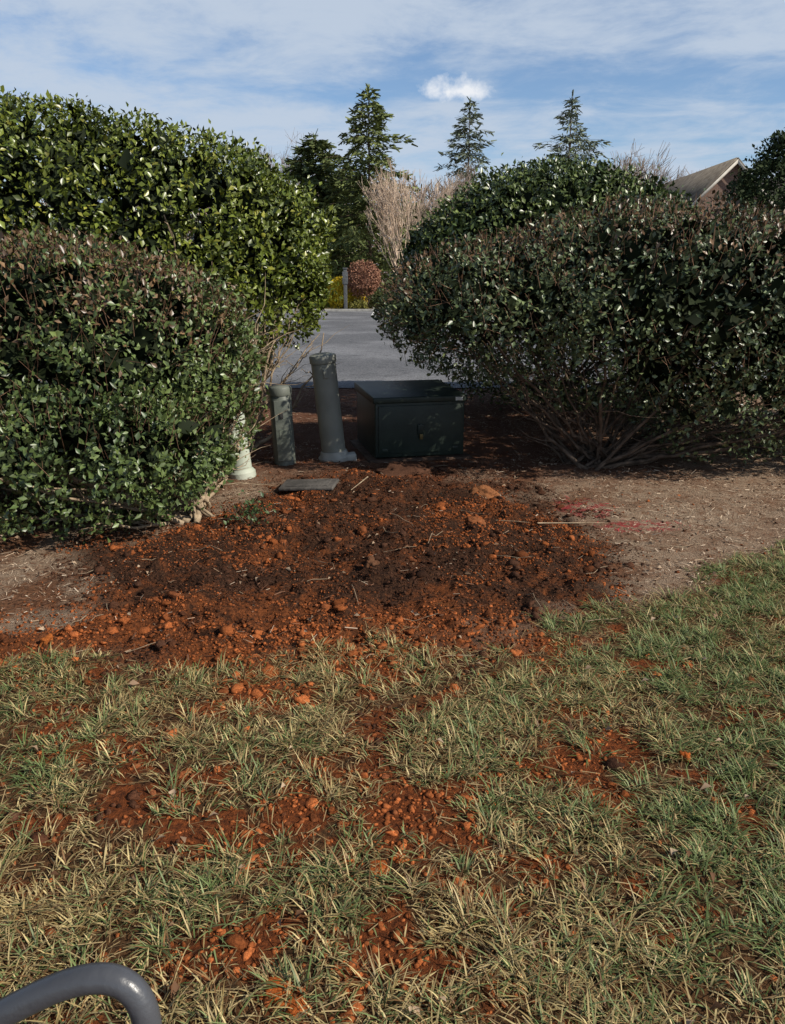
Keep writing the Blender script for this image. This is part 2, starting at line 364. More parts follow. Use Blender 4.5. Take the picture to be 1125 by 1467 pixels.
core(L3,5200,.17,b3,inner,.28,-.45,2.08)
T=[tuple(q[i]) for i in rng.integers(0,len(q),75)]
stems('stems',[(1.85,6.8,0),(1.98,6.9,0),(1.75,6.95,0),(1.9,7.0,0),(3.7,7.6,0)],T,.019,b3,bark,7,6,.3)
twigs_out('twigs',L3,7500,.12,.0022,b3,redtwig,3,p=2.08)
b4=empty('holly_bush')
L4=[(2.10,10.4,1.5,2.02,1.8,1.52),(3.4,10.8,1.1,1.7,1.6,1.25)]
q,nr,_=sample_lobes(L4,19000,2.05,4,.14,.04,gap=.75,clump=.5)
leaves('foliage',q,nr,.062,mkcol((.034,.060,.017),(.135,.17,.048),None,seed=4),b4,holly,.55,spread=.04)
core(L4,4500,.22,b4,inner,.3,-.3,2.05)
T=[tuple(q[i]) for i in rng.integers(0,len(q),30)]
stems('stems',[(2.0,10.2,0),(2.2,10.4,0)],T,.026,b4,bark,9)
# ---------------------------------------------------------------- grass
def ground_pts(n,x0,x1,y0,y1):
    return x0+(x1-x0)*rng.random(n), y0+(y1-y0)*rng.random(n)
def blades(cx,cy,per,rad,Lm,wm,green,droop=1.0):
    n=len(cx)*per; big_=.5+1.0*rng.random(len(cx))**1.6
    az=rng.random(n)*2*math.pi; rr_=rad*np.sqrt(rng.random(n))*np.repeat(.6+.9*rng.random(len(cx)),per)
    tw=np.repeat(rng.random(len(cx))*2*math.pi,per)
    x=np.repeat(cx,per)+np.cos(az)*rr_; y=np.repeat(cy,per)+np.sin(az)*rr_
    z=hgt(x,y)-.004
    L=Lm*(.45+.8*rng.random(n))*np.repeat(big_,per); W=wm*(.6+.8*rng.random(n))
    th=.12+.75*(rr_/rad)*.8+rng.random(n)*.35; cv=(.4+1.2*rng.random(n))*droop
    da=az+rng.normal(size=n)*.5; da=np.where(rng.random(n)<.40,tw+rng.normal(size=n)*.4,da)
    hx,hy=np.cos(da),np.sin(da); px,py=-hy,hx
    s=[0,.33,.68,1.]; X=x.copy();Y=y.copy();Z=z.copy(); V=np.zeros((n,7,3)); prev=0; vi=0
    for i,si in enumerate(s):
        if i:
            a=th+cv*(si+prev)/2; dl=L*(si-prev); X=X+hx*np.sin(a)*dl;Y=Y+hy*np.sin(a)*dl;Z=Z+np.cos(a)*dl; prev=si
        Z=np.maximum(Z,z+.003)
        w_=W*[.5,.55,.38,0][i]
        if i<3:
            V[:,vi]=np.stack([X-px*w_,Y-py*w_,Z],1);V[:,vi+1]=np.stack([X+px*w_,Y+py*w_,Z],1); vi+=2
        else: V[:,6]=np.stack([X,Y,Z],1)
    fb=np.array([(0,1,3),(0,3,2),(2,3,5),(2,5,4),(4,5,6)])
    F=(fb[None]+(np.arange(n)*7)[:,None,None]).reshape(-1,3)
    g=np.repeat(green,per); r=rng.random(n)
    straw=mixc((.32,.23,.09),(.64,.51,.25),rng.random(n)); gr=mixc((.085,.135,.032),(.25,.30,.125),rng.random(n))
    brn=mixc((.14,.07,.03),(.30,.165,.07),rng.random(n)); straw=np.where((rng.random(n)<.24)[:,None],brn,straw)
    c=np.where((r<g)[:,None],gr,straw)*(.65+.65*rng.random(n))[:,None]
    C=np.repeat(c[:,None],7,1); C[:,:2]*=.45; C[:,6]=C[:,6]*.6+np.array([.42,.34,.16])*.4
    return V.reshape(-1,3),F,C.reshape(-1,3)
nt_=23000
x,y=ground_pts(nt_,-4.2,5.5,.5,6.2)
inside=np.abs(x)<(.60*y+.7)
keep=(grassm(x,y)>.25+.5*rng.random(nt_))&(inside|(rng.random(nt_)<.35))
bmk=barem(x,y); keep&=rng.random(nt_)>bmk*.84
keep&=(n2(x,y,6,3,44)>.43)|(rng.random(nt_)<.36)
x,y=x[keep],y[keep]
green=np.clip(.36+.38*ss(.0,1.2,x)+.20*ss(-.9,-1.8,x)+(n2(x,y,2.2,3,51)-.5)*1.5+(n2(x,y,9,2,53)-.5)*.8,.05,.92)
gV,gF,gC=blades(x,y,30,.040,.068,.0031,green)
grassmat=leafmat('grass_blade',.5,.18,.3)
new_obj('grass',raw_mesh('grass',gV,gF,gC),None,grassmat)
print('blades',len(gF)//5)
n=70000; x,y=ground_pts(n,-3.5,5,.6,5.5); k=(grassm(x,y)>.1+.6*rng.random(n))&(barem(x,y)<.3+.7*rng.random(n)); x,y=x[k],y[k]; n=len(x)
a=rng.random(n)*6.283; D=np.stack([np.cos(a),np.sin(a),rng.normal(size=n)*.25],1); R=frame(D,np.tile([0,0,1.],(n,1))+rng.normal(size=(n,3))*.3)
sV=np.array([(-.5,0,0),(.5,0,0),(.5,1,0),(-.5,1,0)]);sF=np.array([(0,1,2,3)])
L=.02+.05*rng.random(n)
V,F,C=inst(sV,sF,R,np.stack([np.full(n,.0024),L,L],1),np.stack([x,y,hgt(x,y)+.004+.012*rng.random(n)],1),mixc((.18,.11,.05),(.50,.38,.19),rng.random(n)))
new_obj('grass_thatch',raw_mesh('grass_thatch',V,F,C),None,grassmat)
n=120000; x,y=ground_pts(n,-4.2,5.5,2.7,12.3)
patch=n2(x,y,2.2,3,95)
k=(grassm(x,y)<.6)&((soilm(x,y)<.7*rng.random(n)+.15)|(rng.random(n)<.14))&((patch<.55)|(rng.random(n)<.5)); x,y=x[k],y[k]; n=len(x)
a=rng.random(n)*6.283; D=np.stack([np.cos(a),np.sin(a),rng.normal(size=n)*.22],1); R=frame(D,np.tile([0,0,1.],(n,1))+rng.normal(size=(n,3))*.35)
L=.012+.055*rng.random(n)**2; W=.0016+.0045*rng.random(n)**2
tan=mixc((.30,.20,.125),(.68,.54,.40),rng.random(n)); brn=mixc((.06,.03,.018),(.24,.12,.07),rng.random(n))
t=(rng.random(n)<np.clip(.30+.6*ss(.9,1.7,x)+.5*ss(-1.4,-1.9,x)*ss(5,4,y),0,.88)-.35*ss(.48,.6,n2(x,y,2.2,3,96))); C0=np.where(t[:,None],tan,brn)
pa=np.maximum(1-((x-1.42)/.24)**2-((y-5.5)/.30)**2,1-((x-1.70)/.34)**2-((y-5.06)/.16)**2)
pk=(pa>0)&(n2(x,y,11,3,97)>.48)&(rng.random(n)<.6); C0[pk]=np.array([.42,.045,.055])
V,F,C=inst(sV,sF,R,np.stack([W,L,L],1),np.stack([x,y,hgt(x,y)+.004+.008*rng.random(n)],1),C0)
new_obj('bark_mulch',raw_mesh('bark_mulch',V,F,C),None,leafmat('mulch_chip',.8,0,.2))
# clay clods
def ico(sub):
    bm_=bmesh.new(); bmesh.ops.create_icosphere(bm_,subdivisions=sub,radius=1); V=np.array([v_.co[:] for v_ in bm_.verts]); F=np.array([[v_.index for v_ in f.verts] for f in bm_.faces]); bm_.free(); return V,F
def clods(ic,szf,x,y,colf,lift=.15):
    IV,IF=ic; n=len(x); Q=nrm(rng.normal(size=(n,3))); Q2=nrm(rng.normal(size=(n,3))); R=frame(Q,Q2)
    sz=szf(n); sc=sz[:,None]*(.5+.9*rng.random((n,3)))
    pos=np.stack([x,y,hgt(x,y)+sz*lift],1)
    nz=fbm((IV[None]*1.8+rng.random((n,1,3))*50).reshape(-1,3),3,3).reshape(n,-1,1)
    L=IV[None]*(.05+1.9*nz)*sc[:,None,:]; W=np.einsum('nij,nkj->nki',R,L); W[:,:,2]*=.7; W+=pos[:,None]
    K=len(IV);F=(IF[None]+(np.arange(n)*K)[:,None,None]).reshape(-1,3); C=np.repeat(colf(x,y)[:,None],K,1).reshape(-1,3)
    return W.reshape(-1,3),F,C
def claycol(x,y):
    n=len(x); red=ss(.43,.65,n2(x,y,2.6,3,61)+.19*ss(4.0,3.2,y)-.04+.09*rng.normal(size=n))
    c=mixc((.070,.034,.020),(.34,.108,.034),red); return c*(.5+.8*rng.random(n))[:,None]
m,nt,b,o=mat('clay_clod'); a=N(nt,'ShaderNodeVertexColor',layer_name='Col'); tc=N(nt,'ShaderNodeTexCoord'); nz=noise(tc.outputs['Object'],120,5,.7)
cc=MX(RMP(nz,.3,.7),(.5,.45,.45),(1.25,1.2,1.2)); cc=MX(1.0,a.outputs[0],cc,'MULTIPLY'); nt.links.new(cc,b.inputs['Base Color']); b.inputs['Roughness'].default_value=.95; b.inputs['Specular IOR Level'].default_value=.1
bp=N(nt,'ShaderNodeBump'); bp.inputs['Strength'].default_value=.8; bp.inputs['Distance'].default_value=.006; nt.links.new(nz,bp.inputs['Height']); nt.links.new(bp.outputs[0],b.inputs['Normal'])
claym=m
i1=ico(1); i2=ico(2)
parts=[]
nn_=80000; x,y=ground_pts(nn_,-2.5,2.1,2.5,7.0); k=(soilm(x,y)>.02+.6*rng.random(nn_))&((n2(x,y,8,3,88)>.42)|(rng.random(nn_)<.4)); x,y=x[k],y[k]
parts.append(clods(i1,lambda n:.003+.007*rng.random(n)**2,x,y,claycol))
nn_=3600; x,y=ground_pts(nn_,-2.0,1.7,2.7,6.4); k=(soilm(x,y)>.3)&(n2(x,y,3.5,2,89)>.45); x,y=x[k],y[k]
parts.append(clods(i2,lambda n:.008+.024*rng.random(n)**6,x,y,claycol))
x,y=ground_pts(30000,-2.2,2.2,.8,3.6); k=(rng.random(30000)<(.12+.9*barem(x,y))*np.exp(-((x+.1)/1.3)**2)+.02); x,y=x[k],y[k]
parts.append(clods(i1,lambda n:.003+.008*rng.random(n)**2,x,y,lambda x,y:claycol(x,y)*1.15))
x,y=ground_pts(1500,-1.8,1.6,.9,3.4); k=(barem(x,y)>.3)|(rng.random(1500)<.08); x,y=x[k],y[k]
parts.append(clods(i2,lambda n:.007+.018*rng.random(n)**4,x,y,lambda x,y:claycol(x,y)*1.25))
x,y=ground_pts(2600,-4,4.5,3.0,7.5); k=grassm(x,y)<.5; x,y=x[k],y[k]
parts.append(clods(i1,lambda n:.004+.01*rng.random(n)**2,x,y,claycol))
off=0;VV=[];FF=[];CC=[]
for p_ in parts: VV.append(p_[0]);FF.append(p_[1]+off);CC.append(p_[2]);off+=len(p_[0])
new_obj('clay_clods',raw_mesh('clay_clods',np.concatenate(VV),np.concatenate(FF),np.concatenate(CC)),None,claym)
IV,IF=ico(4)
def rock(name,x,y,s,c,sq=(1,1,.5)):
    W=IV*(.2+1.5*fbm(IV*1.9+x*7+y,5,5))[:,None]*np.array(sq)*s
    me=raw_mesh(name,W,IF,np.tile(c,(len(W),1)),True); ob=new_obj(name,me,None,claym); ob.location=(x,y,float(hgt(np.array([x]),np.array([y]))[0])+s*.03); ob.rotation_euler=(0,0,x*9)
rock('flat_stone',.09,6.5,.28,(.10,.05,.03),(1,.7,.24))
rock('clay_lump',.72,5.85,.11,(.28,.12,.05)); rock('clay_lump',.55,4.95,.07,(.26,.10,.04)); rock('clay_lump',-.12,4.12,.055,(.13,.065,.035),(.8,.8,1)); rock('clay_lump',-.85,5.0,.05,(.12,.05,.025))
rock('clay_lump',-1.55,3.2,.05,(.42,.13,.03)); rock('clay_lump',1.02,2.35,.022,(.40,.11,.025),(1,1,1)); rock('clay_lump',-.27,1.42,.036,(.40,.11,.025)); rock('clay_lump',-.22,1.38,.028,(.40,.11,.025)); rock('clay_lump',-.04,1.82,.03,(.36,.10,.025)); rock('clay_lump',.02,1.86,.022,(.36,.10,.025))
n=560; x,y=ground_pts(n,-3,4.5,.9,7)
a=rng.random(n)*6.283; D=np.stack([np.cos(a),np.sin(a),rng.normal(size=n)*.3],1); R=frame(D,np.tile([0,0,1.],(n,1))+rng.normal(size=(n,3))*.5)
s=.016+.028*rng.random(n)
k=grassm(x,y)>.5
V,F,C=inst(LV*np.array([1,1,2.2]),LF,R,np.stack([s*.6,s,s],1),np.stack([x,y,hgt(x,y)+np.where(k,.028,.008)],1),mixc((.14,.07,.035),(.50,.37,.25),rng.random(n)))
new_obj('fallen_leaves',raw_mesh('fallen_leaves',V,F,C),None,leafmat('dry_leaf',.7,.1,.2))
P0=[];P1=[];A=[];B=[]
def H1(x_,y_): return float(hgt(np.array([x_]),np.array([y_]))[0])
for i in range(80):
    x0=rng.uniform(-1.8,2.6);y0=rng.uniform(3.1,7); a=rng.uniform(0,6.28);L=rng.uniform(.05,.24); p=np.array([x0,y0,H1(x0,y0)+.008])
    for k in range(3):
        q_=p+np.array([math.cos(a),math.sin(a),0])*L/3; q_[2]=H1(q_[0],q_[1])+.008+rng.random()*.012; P0.append(p);P1.append(q_);A.append(.0018);B.append(.0014);p=q_;a+=rng.normal()*.25
for (x0,y0,x1,y1) in ((.95,4.85,1.45,5.05),(-.2,6.1,-.32,5.75),(-1.9,1.9,-1.3,2.15)):
    P0.append(np.array([x0,y0,H1(x0,y0)+.03]));P1.append(np.array([x1,y1,H1(x1,y1)+.03]));A.append(.005);B.append(.003)
V,F=segs(P0,P1,A,B,5); new_obj('fallen_twigs',raw_mesh('fallen_twigs',V,F),None,barkl)
sp_=empty('weed_plant')
q=np.array([-.95,4.95,.12])+rng.normal(size=(55,3))*np.array([.08,.07,.045]); leaves('weed_leaves',q,np.tile([0,-.2,1.],(55,1)),.035,lambda P,Nn:mixc((.03,.06,.02),(.08,.12,.04),rng.random(len(P))),sp_,dull,per=3)
V,F=segs([np.array([-.95,4.95,.02])]*10,list(q[:10]),[.003]*10,[.002]*10,4); new_obj('weed_stem',raw_mesh('weed_stem',V,F),sp_,bark)
# ---------------------------------------------------------------- lathe helper
def lathe(name,prof,k,parent,mt,smooth=True):
    an=np.arange(k)*2*math.pi/k; V=[]
    for r,z in prof: V.append(np.stack([np.cos(an)*r,np.sin(an)*r,np.full(k,z)],1))
    V=np.concatenate(V); F=[]
    for i in range(len(prof)-1):
        for j in range(k): F.append((i*k+j,i*k+(j+1)%k,(i+1)*k+(j+1)%k,(i+1)*k+j))
    ob=new_obj(name,raw_mesh(name,V,np.array(F),None,smooth),parent,mt)
    if smooth:
        md=ob.modifiers.new('e','EDGE_SPLIT'); md.split_angle=math.radians(35)
    return ob
pg=noisemat('pedestal_grey_green',(.20,.205,.175),(.26,.265,.225),5,.5,.08,80,spec=.4)
pg2=noisemat('pedestal_grey_green_dark',(.11,.125,.105),(.16,.17,.145),5,.5,.08,80,spec=.35)
pl=noisemat('pedestal_base',(.30,.29,.25),(.46,.44,.39),9,.7,.3,60)
ped=empty('round_utility_pedestal')
lathe('body',[(.112,.08),(.112,.90),(.108,.905),(.108,.912)],40,ped,pg)
lathe('cap',[(.119,.908),(.122,.915),(.122,.965),(.116,.978),(.08,.99),(.0005,.995)],40,ped,pg)
lathe('base_collar',[(.15,-.05),(.15,.03),(.135,.045),(.122,.085),(.113,.09)],40,ped,pl)
boxmesh('hasp',-.02,.02,-.128,-.108,.78,.86,ped,pg,.004); boxmesh('base_foot',-.02,.20,-.10,.02,-.03,.05,ped,pl,.015)
ped.location=(-.545,7.15,0); ped.rotation_euler=(math.radians(1),math.radians(-5.5),math.radians(10))
sp2=empty('square_utility_pedestal')
lathe('post_body',[(.098,-.05),(.098,.635),(.094,.64)],8,sp2,pg2,False)
lathe('post_cap',[(.104,.635),(.106,.64),(.106,.70),(.098,.715),(.0005,.72)],8,sp2,pg2,False)
boxmesh('front_cover',-.062,.062,-.106,-.09,.05,.60,sp2,pg2,.006)
boxmesh('latch',-.016,.016,-.118,-.104,.44,.49,sp2,noisemat('latch_dark',(.02,.02,.02),(.05,.05,.05)),.003)
boxmesh('label',-.03,.03,-.1095,-.1065,.26,.34,sp2,noisemat('label_faded',(.13,.15,.12),(.19,.20,.165)),.001)
sp2.location=(-.985,6.95,0); sp2.rotation_euler=(0,math.radians(-2),math.radians(8))
pw=noisemat('pedestal_pale',(.34,.38,.30),(.52,.55,.46),4,.5,.1,60)
p3=empty('pale_utility_pedestal')
lathe('tube',[(.088,-.04),(.088,.46),(.085,.47)],32,p3,pw); lathe('dome_cap',[(.094,.46),(.095,.52),(.085,.56),(.05,.59),(.0005,.6)],32,p3,pw)
lathe('skirt',[(.115,-.04),(.113,.05),(.09,.08)],32,p3,pw)
p3.location=(-1.28,6.45,0); p3.rotation_euler=(0,math.radians(-6),0)
# ---------------------------------------------------------------- transformer
tg=noisemat('transformer_green',(.014,.022,.017),(.026,.037,.028),5,.45,.06,70,spec=.35)
tr=empty('transformer_box')
W_,D_,H_=.86,.92,.60
boxmesh('cabinet',0,W_,0,D_,.03,H_-.05,tr,tg,.012)
V=np.array([(-.02,-.025,H_-.06),(W_+.02,-.025,H_-.06),(W_+.02,D_+.02,H_-.06),(-.02,D_+.02,H_-.06),(-.02,-.025,H_-.005),(W_+.02,-.025,H_-.005),(W_+.02,D_+.02,H_+.03),(-.02,D_+.02,H_+.03)])
lid=new_obj('lid',raw_mesh('lid',V,np.array([(3,2,1,0),(4,5,6,7),(0,1,5,4),(1,2,6,5),(2,3,7,6),(3,0,4,7)])),tr,tg); md=lid.modifiers.new('b','BEVEL'); md.width=.01; md.segments=3
boxmesh('door_panel',.03,W_-.03,-.014,.002,.07,H_-.085,tr,tg,.004)
boxmesh('hasp_plate',W_*.5-.03,W_*.5+.03,-.03,-.012,.25,.34,tr,tg,.004)
boxmesh('padlock',W_*.5-.016,W_*.5+.016,-.045,-.028,.20,.25,tr,noisemat('brass',(.10,.07,.03),(.2,.15,.06),9,.5,metal=.6),.004)
boxmesh('glint_plate',W_-.10,W_-.03,-.0285,-.0255,H_-.05,H_-.018,tr,noisemat('glint_white',(.55,.55,.52),(.75,.75,.7)),.001)  # thin white plate, a painted glint at the lid's right front
boxmesh('hinge',.06,.12,-.022,-.012,.09,.12,tr,tg,.003); boxmesh('hinge',W_-.12,W_-.06,-.022,-.012,.09,.12,tr,tg,.003)
boxmesh('pad',-.07,W_+.07,-.07,D_+.07,-.06,.02,tr,noisemat('pad_dirty',(.05,.03,.02),(.11,.07,.05),8,.95,.4),.01)
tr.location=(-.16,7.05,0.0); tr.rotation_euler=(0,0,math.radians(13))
sl=empty('utility_ground_lid'); sg=noisemat('slab_grey',(.06,.055,.05),(.11,.10,.09),12,.85,.4,50)
boxmesh('slab',-.22,.22,-.13,.13,0,.03,sl,sg,.012); boxmesh('slab_rim',-.17,.17,-.09,.09,.028,.036,sl,sg,.004)
sl.location=(-.66,5.95,H1(-.66,5.95)+.02); sl.rotation_euler=(math.radians(2),math.radians(-3),math.radians(-8))
# ---------------------------------------------------------------- metal handle (foreground)
hm=noisemat('handle_grey_paint',(.055,.058,.066),(.075,.078,.088),6,.33,.10,60,spec=.5)
hd=empty('tubular_cart_handle')
cu=bpy.data.curves.new('tube','CURVE'); cu.dimensions='3D'; cu.bevel_depth=.0155; cu.bevel_resolution=8
pts=[(-.80,.60,.0),(-.78,.62,.45),(-.70,.635,.66),(-.57,.648,.755),(-.431,.6587,.828),(-.377,.667,.856),(-.331,.6706,.870),(-.295,.670,.866),(-.272,.664,.838),(-.268,.655,.79),(-.268,.64,.45),(-.268,.62,0)]
spn=cu.splines.new('NURBS'); spn.points.add(len(pts)-1); spn.order_u=4; spn.use_endpoint_u=True; spn.resolution_u=10
for i,p in enumerate(pts): spn.points[i].co=(*p,1)
tb=bpy.data.objects.new('tube',cu); COL.objects.link(tb); tb.parent=hd; cu.materials.append(hm)
for zc in (.2,.48):
    V,F=segs([np.array([-.79,.61,zc])],[np.array([-.268,.63,zc])],[.011],[.011],16); new_obj('cross_bar',raw_mesh('cross_bar',V,F,None,True),hd,hm)
# ---------------------------------------------------------------- background trees
needle=leafmat('conifer_needles',.6,0,.2)
NV=np.array([(-.5,0,0),(.5,0,0),(.25,1,-.05),(-.25,1,-.05)]);NF=np.array([(0,1,2,3)])
def conifer(name,X,Y,H,R,n,c1,c2,seed,base=.04,pw=.85,sp=.55,nl=.30,open_=.0,wd=.34,irr=.0):
    rs=np.random.default_rng(seed); e=empty(name); P0=[];P1=[];A=[];B=[]; tx=np.array([X,Y,0.])
    K=14
    for i in range(K):
        P0.append(tx+[0,0,H*i/K]);P1.append(tx+[0,0,H*(i+1)/K]);r0=H*.014
        A.append(r0*(1-i/K)+.01);B.append(r0*(1-(i+1)/K)+.01)
    pos=[];dr=[]
    h=base*H
    while h<H*.985:
        f=1-h/H; nb_=rs.integers(5,8); wl=1+irr*rs.normal()
        a0=rs.random()*6.28
        for j in range(nb_):
            if rs.random()<open_: continue
            a=a0+j*6.28/nb_+rs.normal()*.3; L=max(.15,R*f**pw*(.45+.75*rs.random())*wl+.15); d=np.array([math.cos(a),math.sin(a),0])
            rise=(.34+.25*(1-f)+rs.normal()*.08); m_=max(9,int(n*L*L/(R*R)*.03)+int(L*16)); s=rs.random(m_)**.75
            side=np.array([-d[1],d[0],0]); hh=h+rs.normal()*.1
            zc=hh+L*(rise*s-.42*s**2.2); wdt=L*.24*(1-s)+.05
            off=rs.normal(size=m_)*wdt
            q=tx[None]+d[None]*(L*s)[:,None]+side[None]*off[:,None]; q[:,2]=zc-np.abs(off)*.35-rs.random(m_)*.10*L
            pos.append(q); dd=d[None]*.7+side[None]*np.sign(off)[:,None]*.55+rs.normal(size=(m_,3))*.28; dd[:,2]-=.15; dr.append(dd)
            pp=tx+[0,0,hh]
            for k in range(4):
                s1=(k+1)/4; q2=tx+d*L*s1; q2=np.array([q2[0],q2[1],hh+L*(rise*s1-.42*s1**2.2)]); P0.append(pp);P1.append(q2);A.append(.008+.02*f*(1-k/4));B.append(.008+.02*f*(1-s1)); pp=q2
        h+=sp*(.45+.55*f)*(.8+.5*rs.random())
    m_=30; q=np.tile(tx,(m_,1)); q[:,2]=H*(.90+.10*rs.random(m_)); pos.append(q); dd=rs.normal(size=(m_,3))*.4+[0,0,.7]; dr.append(dd)
    pos=np.concatenate(pos);dr=np.concatenate(dr); k=pos[:,2]>.1; pos=pos[k];dr=dr[k]; n_=len(pos)
    Rm=frame(dr,np.tile([0,0,1.],(n_,1))+rs.normal(size=(n_,3))*.6); L=nl*(.6+.8*rs.random(n_))
    t=np.clip(fbm(pos*.7,2,seed)*.8+rs.random(n_)*.5-.15,0,1); C0=mixc(c1,c2,t)*(.7+.6*rs.random(n_))[:,None]
    V,F,C=inst(NV,NF,Rm,np.stack([L*wd,L,L],1),pos,C0); new_obj('needles',raw_mesh('needles',V,F,C),e,needle)
    V,F=segs(P0,P1,A,B,5); new_obj('trunk_and_limbs',raw_mesh('trunk_and_limbs',V,F),e,bark)
    return n_
G1=((.08,.105,.035),(.19,.22,.075)); G2=((.10,.125,.09),(.20,.23,.16)); G3=((.065,.09,.035),(.15,.18,.065))
print('con',conifer('cedar_tree',-1.5,54,13.3,5.4,3400,*G1,11,.03,.80,.52,.36,.03,.34,.15))
conifer('pine_tree',-5.3,58,11.2,3.2,3200,*G3,12,.1,.42,.5,.42,0,.36,.2)
conifer('pine_tree',-8.5,62,8.6,3.2,3200,*G3,15,.1,.45,.5,.40,0,.34,.15)
conifer('cedar_tree',6.5,72,16.3,5.9,1600,*G2,13,.05,.9,.85,.40,.10,.30,.2)
conifer('cedar_tree',13.8,66,15.4,5.8,1800,*G2,14,.05,.9,.82,.38,.08,.30,.2)
conifer('cedar_tree',30.5,60,14.2,5.0,1800,*G1,16,.05,.9,.7,.38,.1,.3,.2)
conifer('cedar_tree',-3.6,66,10.5,3.8,2600,*G1,17,.03,.6,.5,.40)
conifer('cedar_tree',2.6,90,9.5,4.5,2600,*G1,18,.03,.5,.5,.45)
def baretree(name,X,Y,H,spread,seed,mt,nst=1,depth=6,r0=.12,ang=.42,rmin=.008):
    rs=np.random.default_rng(seed); P0=[];P1=[];A=[];B=[]
    def grow(p,d,L,r,k):
        q=p
        for i in range(3):
            d=nrm(d+rs.normal(size=3)*.10+np.array([0,0,.06])); q2=q+d*L/3; P0.append(q);P1.append(q2);A.append(r*(1-i*.12));B.append(r*(1-(i+1)*.12)); q=q2
            if k>0 and i>0 and rs.random()<.5:
                dd=nrm(d+rs.normal(size=3)*ang*1.3); grow(q,dd,L*.6,max(r*.5,rmin),k-1)
        if k>0:
            for j in range(rs.integers(2,4)): grow(q,nrm(d+rs.normal(size=3)*ang*np.array([1,1,.6])),L*(.68+.15*rs.random()),max(r*.6,rmin),k-1)
    for i in range(nst):
        a=i*2.4; grow(np.array([X,Y,0.]),nrm(np.array([math.cos(a)*spread,math.sin(a)*spread,1])),H*.27,r0,depth)
    V,F=segs(P0,P1,A,B,3); new_obj(name,raw_mesh(name,V,F),None,mt); return len(P0)
pink=noisemat('twig_pinkish',(.46,.34,.25),(.68,.54,.42),2,.9); grt=noisemat('twig_grey',(.22,.17,.14),(.36,.29,.24),2,.9)
print('bare',baretree('bare_tree',.70,50,9.4,.20,21,pink,8,4,.06,.14,.014))
baretree('bare_tree',17.0,66,12.8,.3,22,grt,4,5,.12,.40,.018)
baretree('bare_tree',21.5,80,14.5,.3,23,grt,3,5,.12,.40,.018)
baretree('bare_tree',29,85,14.0,.3,27,grt,3,5,.12,.40,.016)
baretree('bare_tree',-10,75,15.0,.3,24,grt,3,5,.12,.40,.014)
baretree('bare_tree',4.5,68,11.5,.3,25,grt,3,5,.10,.40,.016)
n=70000; xx=rng.uniform(-110,130,n); yy=rng.uniform(105,150,n); top=8.0+9.0*fbm(np.stack([xx*.12,yy*.05,xx*0],1),3,71); zz_=top*rng.random(n)**.7
D=nrm(rng.normal(size=(n,3))+[0,0,.8]); R=frame(D,rng.normal(size=(n,3)))
tt=fbm(np.stack([xx*.08,yy*.08,xx*0],1),2,75); C0=np.where((tt>.55)[:,None],mixc((.06,.08,.045),(.11,.13,.07),rng.random(n)),mixc((.22,.165,.14),(.36,.28,.24),rng.random(n)))
V,F,C=inst(NV,NF,R,np.stack([np.full(n,.22),np.full(n,1.3),np.full(n,1.)],1),np.stack([xx,yy,zz_],1),C0); new_obj('distant_tree_line',raw_mesh('distant_tree_line',V,F,C),None,needle)
def shrub(name,lobes,n,size,c1,c2,seed,mt=needle,per=4):
    e=empty(name); q,nr,_=sample_lobes(lobes,n,2.0,seed,.2,.12); leaves('foliage',q,nr,size,lambda P,Nn:mixc(c1,c2,rng.random(len(P))),e,mt,per=per,spread=.06)
    l=lobes[0]; stems('stems',[(l[0],l[1],0)],[tuple(q[i]) for i in rng.integers(0,len(q),12)],.03,e,bark,seed)
shrub('yellow_shrub',[(-3.1,48.9,.85,.95,.8,.95),(-2.25,49.0,.55,.6,.6,.6)],1700,.14,(.45,.32,.015),(.80,.62,.05),31)
shrub('yellow_shrub',[(-4.8,49.2,.6,.8,.7,.65)],900,.14,(.42,.30,.015),(.7,.55,.05),33)
shrub('round_shrub',[(-1.75,47.9,1.80,.98,.9,.95)],2600,.12,(.20,.085,.055),(.36,.19,.12),35)
shrub('green_shrub',[(-.6,49.5,.5,.9,.7,.6)],900,.13,(.05,.07,.03),(.10,.12,.04),36)
shrub('green_shrub',[(1.4,49.8,.6,1.0,.7,.7)],900,.13,(.05,.07,.03),(.10,.12,.04),37)
shrub('green_shrub',[(-2.0,47.7,.25,.5,.4,.3)],500,.13,(.12,.12,.03),(.24,.22,.05),39)
me_=empty('evergreen_tree')
LB=[(10.9,24,2.6,1.1,1.1,2.3),(10.2,23.8,2.9,.75,.7,1.4),(11.7,24.2,3.0,1.1,.9,2.0),(11.1,24,4.5,.6,.6,1.2),(9.9,24,2.0,.8,.8,1.3),(12.9,24.5,2.7,1.2,1,2.0)]
q,nr,_=sample_lobes(LB,10000,2.0,41,.35,.35); leaves('foliage',q,nr,.14,mkcol((.018,.032,.014),(.06,.078,.032),None,seed=6),me_,inner,per=4,spread=.10)
stems('trunk_and_limbs',[(11.0,24,0)],[tuple(q[i]) for i in rng.integers(0,len(q),26)],.06,me_,bark,6)
po=empty('wooden_sign_post'); pm=noisemat('weathered_wood',(.07,.075,.08),(.13,.135,.14),12,.85,.3,40)
boxmesh('post',-.10,.10,-.1,.1,0,2.35,po,pm,.01); boxmesh('post_cap',-.14,.14,-.14,.14,2.35,2.42,po,pm,.02); boxmesh('cross_board',-.16,.16,-.13,-.102,1.5,2.2,po,pm,.01)
po.location=(-2.75,47.1,0)
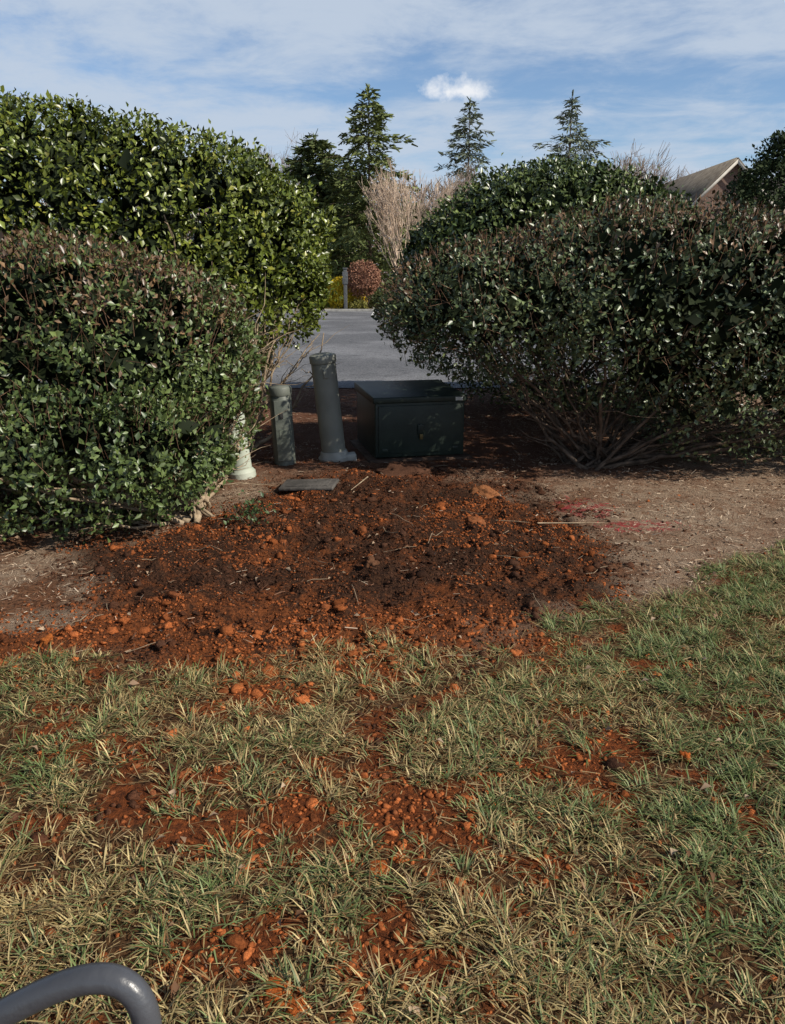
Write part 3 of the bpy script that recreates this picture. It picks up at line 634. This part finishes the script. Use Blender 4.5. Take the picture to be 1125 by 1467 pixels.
# ---------------------------------------------------------------- brick house
m,nt,b,o=mat('brick'); tc=N(nt,'ShaderNodeTexCoord'); mp=N(nt,'ShaderNodeMapping'); mp.inputs['Rotation'].default_value=(math.radians(90),0,0); nt.links.new(tc.outputs['Object'],mp.inputs[0])
br=N(nt,'ShaderNodeTexBrick'); br.inputs['Color1'].default_value=(.13,.065,.045,1); br.inputs['Color2'].default_value=(.21,.115,.08,1); br.inputs['Mortar'].default_value=(.22,.18,.15,1)
br.inputs['Scale'].default_value=1; br.inputs['Brick Width'].default_value=.22; br.inputs['Row Height'].default_value=.075; br.inputs['Mortar Size'].default_value=.01
nt.links.new(mp.outputs[0],br.inputs[0]); nt.links.new(br.outputs[0],b.inputs['Base Color']); b.inputs['Roughness'].default_value=.9
brick=m; roofm=noisemat('shingles',(.12,.10,.08),(.22,.19,.15),3,.9,.4,20); trim=noisemat('white_trim',(.42,.39,.34),(.54,.50,.44),4,.6); glass=noisemat('window_glass',(.03,.04,.05),(.05,.06,.08),2,.1,spec=.8)
hs=empty('brick_house')
hw=2.6; ze=5.9; zp=8.5; x0=20.3
def poly(name,V,F,mt,th=0):
    ob=new_obj(name,raw_mesh(name,np.array(V,float),np.array(F)),hs,mt)
    if th: md=ob.modifiers.new('s','SOLIDIFY'); md.thickness=th; md.offset=0
    return ob
boxmesh('wing_walls',x0-hw,x0+hw,50,62,0,ze,hs,brick); boxmesh('main_walls',x0+hw+.01,x0+22,53,63,0,ze,hs,brick)
poly('gable_wall',[(x0-hw,50,ze),(x0+hw,50,ze),(x0,50,zp)],[(0,1,2)],brick)
ov=.4; sl_=(zp-ze)/hw
poly('roof_wing_left',[(x0-hw-ov,49.6,ze-ov*sl_+.12),(x0,49.6,zp+.12),(x0,62.4,zp+.12),(x0-hw-ov,62.4,ze-ov*sl_+.12)],[(0,1,2,3)],roofm,.12)
poly('roof_wing_right',[(x0+hw+ov,49.6,ze-ov*sl_+.12),(x0,49.6,zp+.12),(x0,62.4,zp+.12),(x0+hw+ov,62.4,ze-ov*sl_+.12)],[(3,2,1,0)],roofm,.12)
poly('roof_main_front',[(x0+1,52.5,ze-.2),(x0+22.6,52.5,ze-.2),(x0+22.6,58,zp),(x0+1,58,zp)],[(0,1,2,3)],roofm,.12)
poly('roof_main_back',[(x0+1,63.5,ze-.2),(x0+22.6,63.5,ze-.2),(x0+22.6,58,zp),(x0+1,58,zp)],[(3,2,1,0)],roofm,.12)
poly('rake_trim_left',[(x0-hw-ov,49.52,ze-ov*sl_-.17),(x0,49.52,zp-.17),(x0,49.52,zp+.05),(x0-hw-ov,49.52,ze-ov*sl_+.05)],[(0,1,2,3)],trim,.06)
poly('rake_trim_right',[(x0+hw+ov,49.52,ze-ov*sl_-.17),(x0,49.52,zp-.17),(x0,49.52,zp+.05),(x0+hw+ov,49.52,ze-ov*sl_+.05)],[(3,2,1,0)],trim,.06)
for k,(wx,wz) in enumerate(((-1.8,1),(.7,1),(-1.8,3.6),(.7,3.6))):
    boxmesh('window_frame',x0+wx,x0+wx+1.1,49.93,49.99,wz,wz+1.6,hs,trim,.01); boxmesh('window_pane',x0+wx+.08,x0+wx+1.02,49.9,49.925,wz+.08,wz+1.52,hs,glass)
boxmesh('front_door',x0+7,x0+8,52.93,52.99,0,2.1,hs,trim,.01)
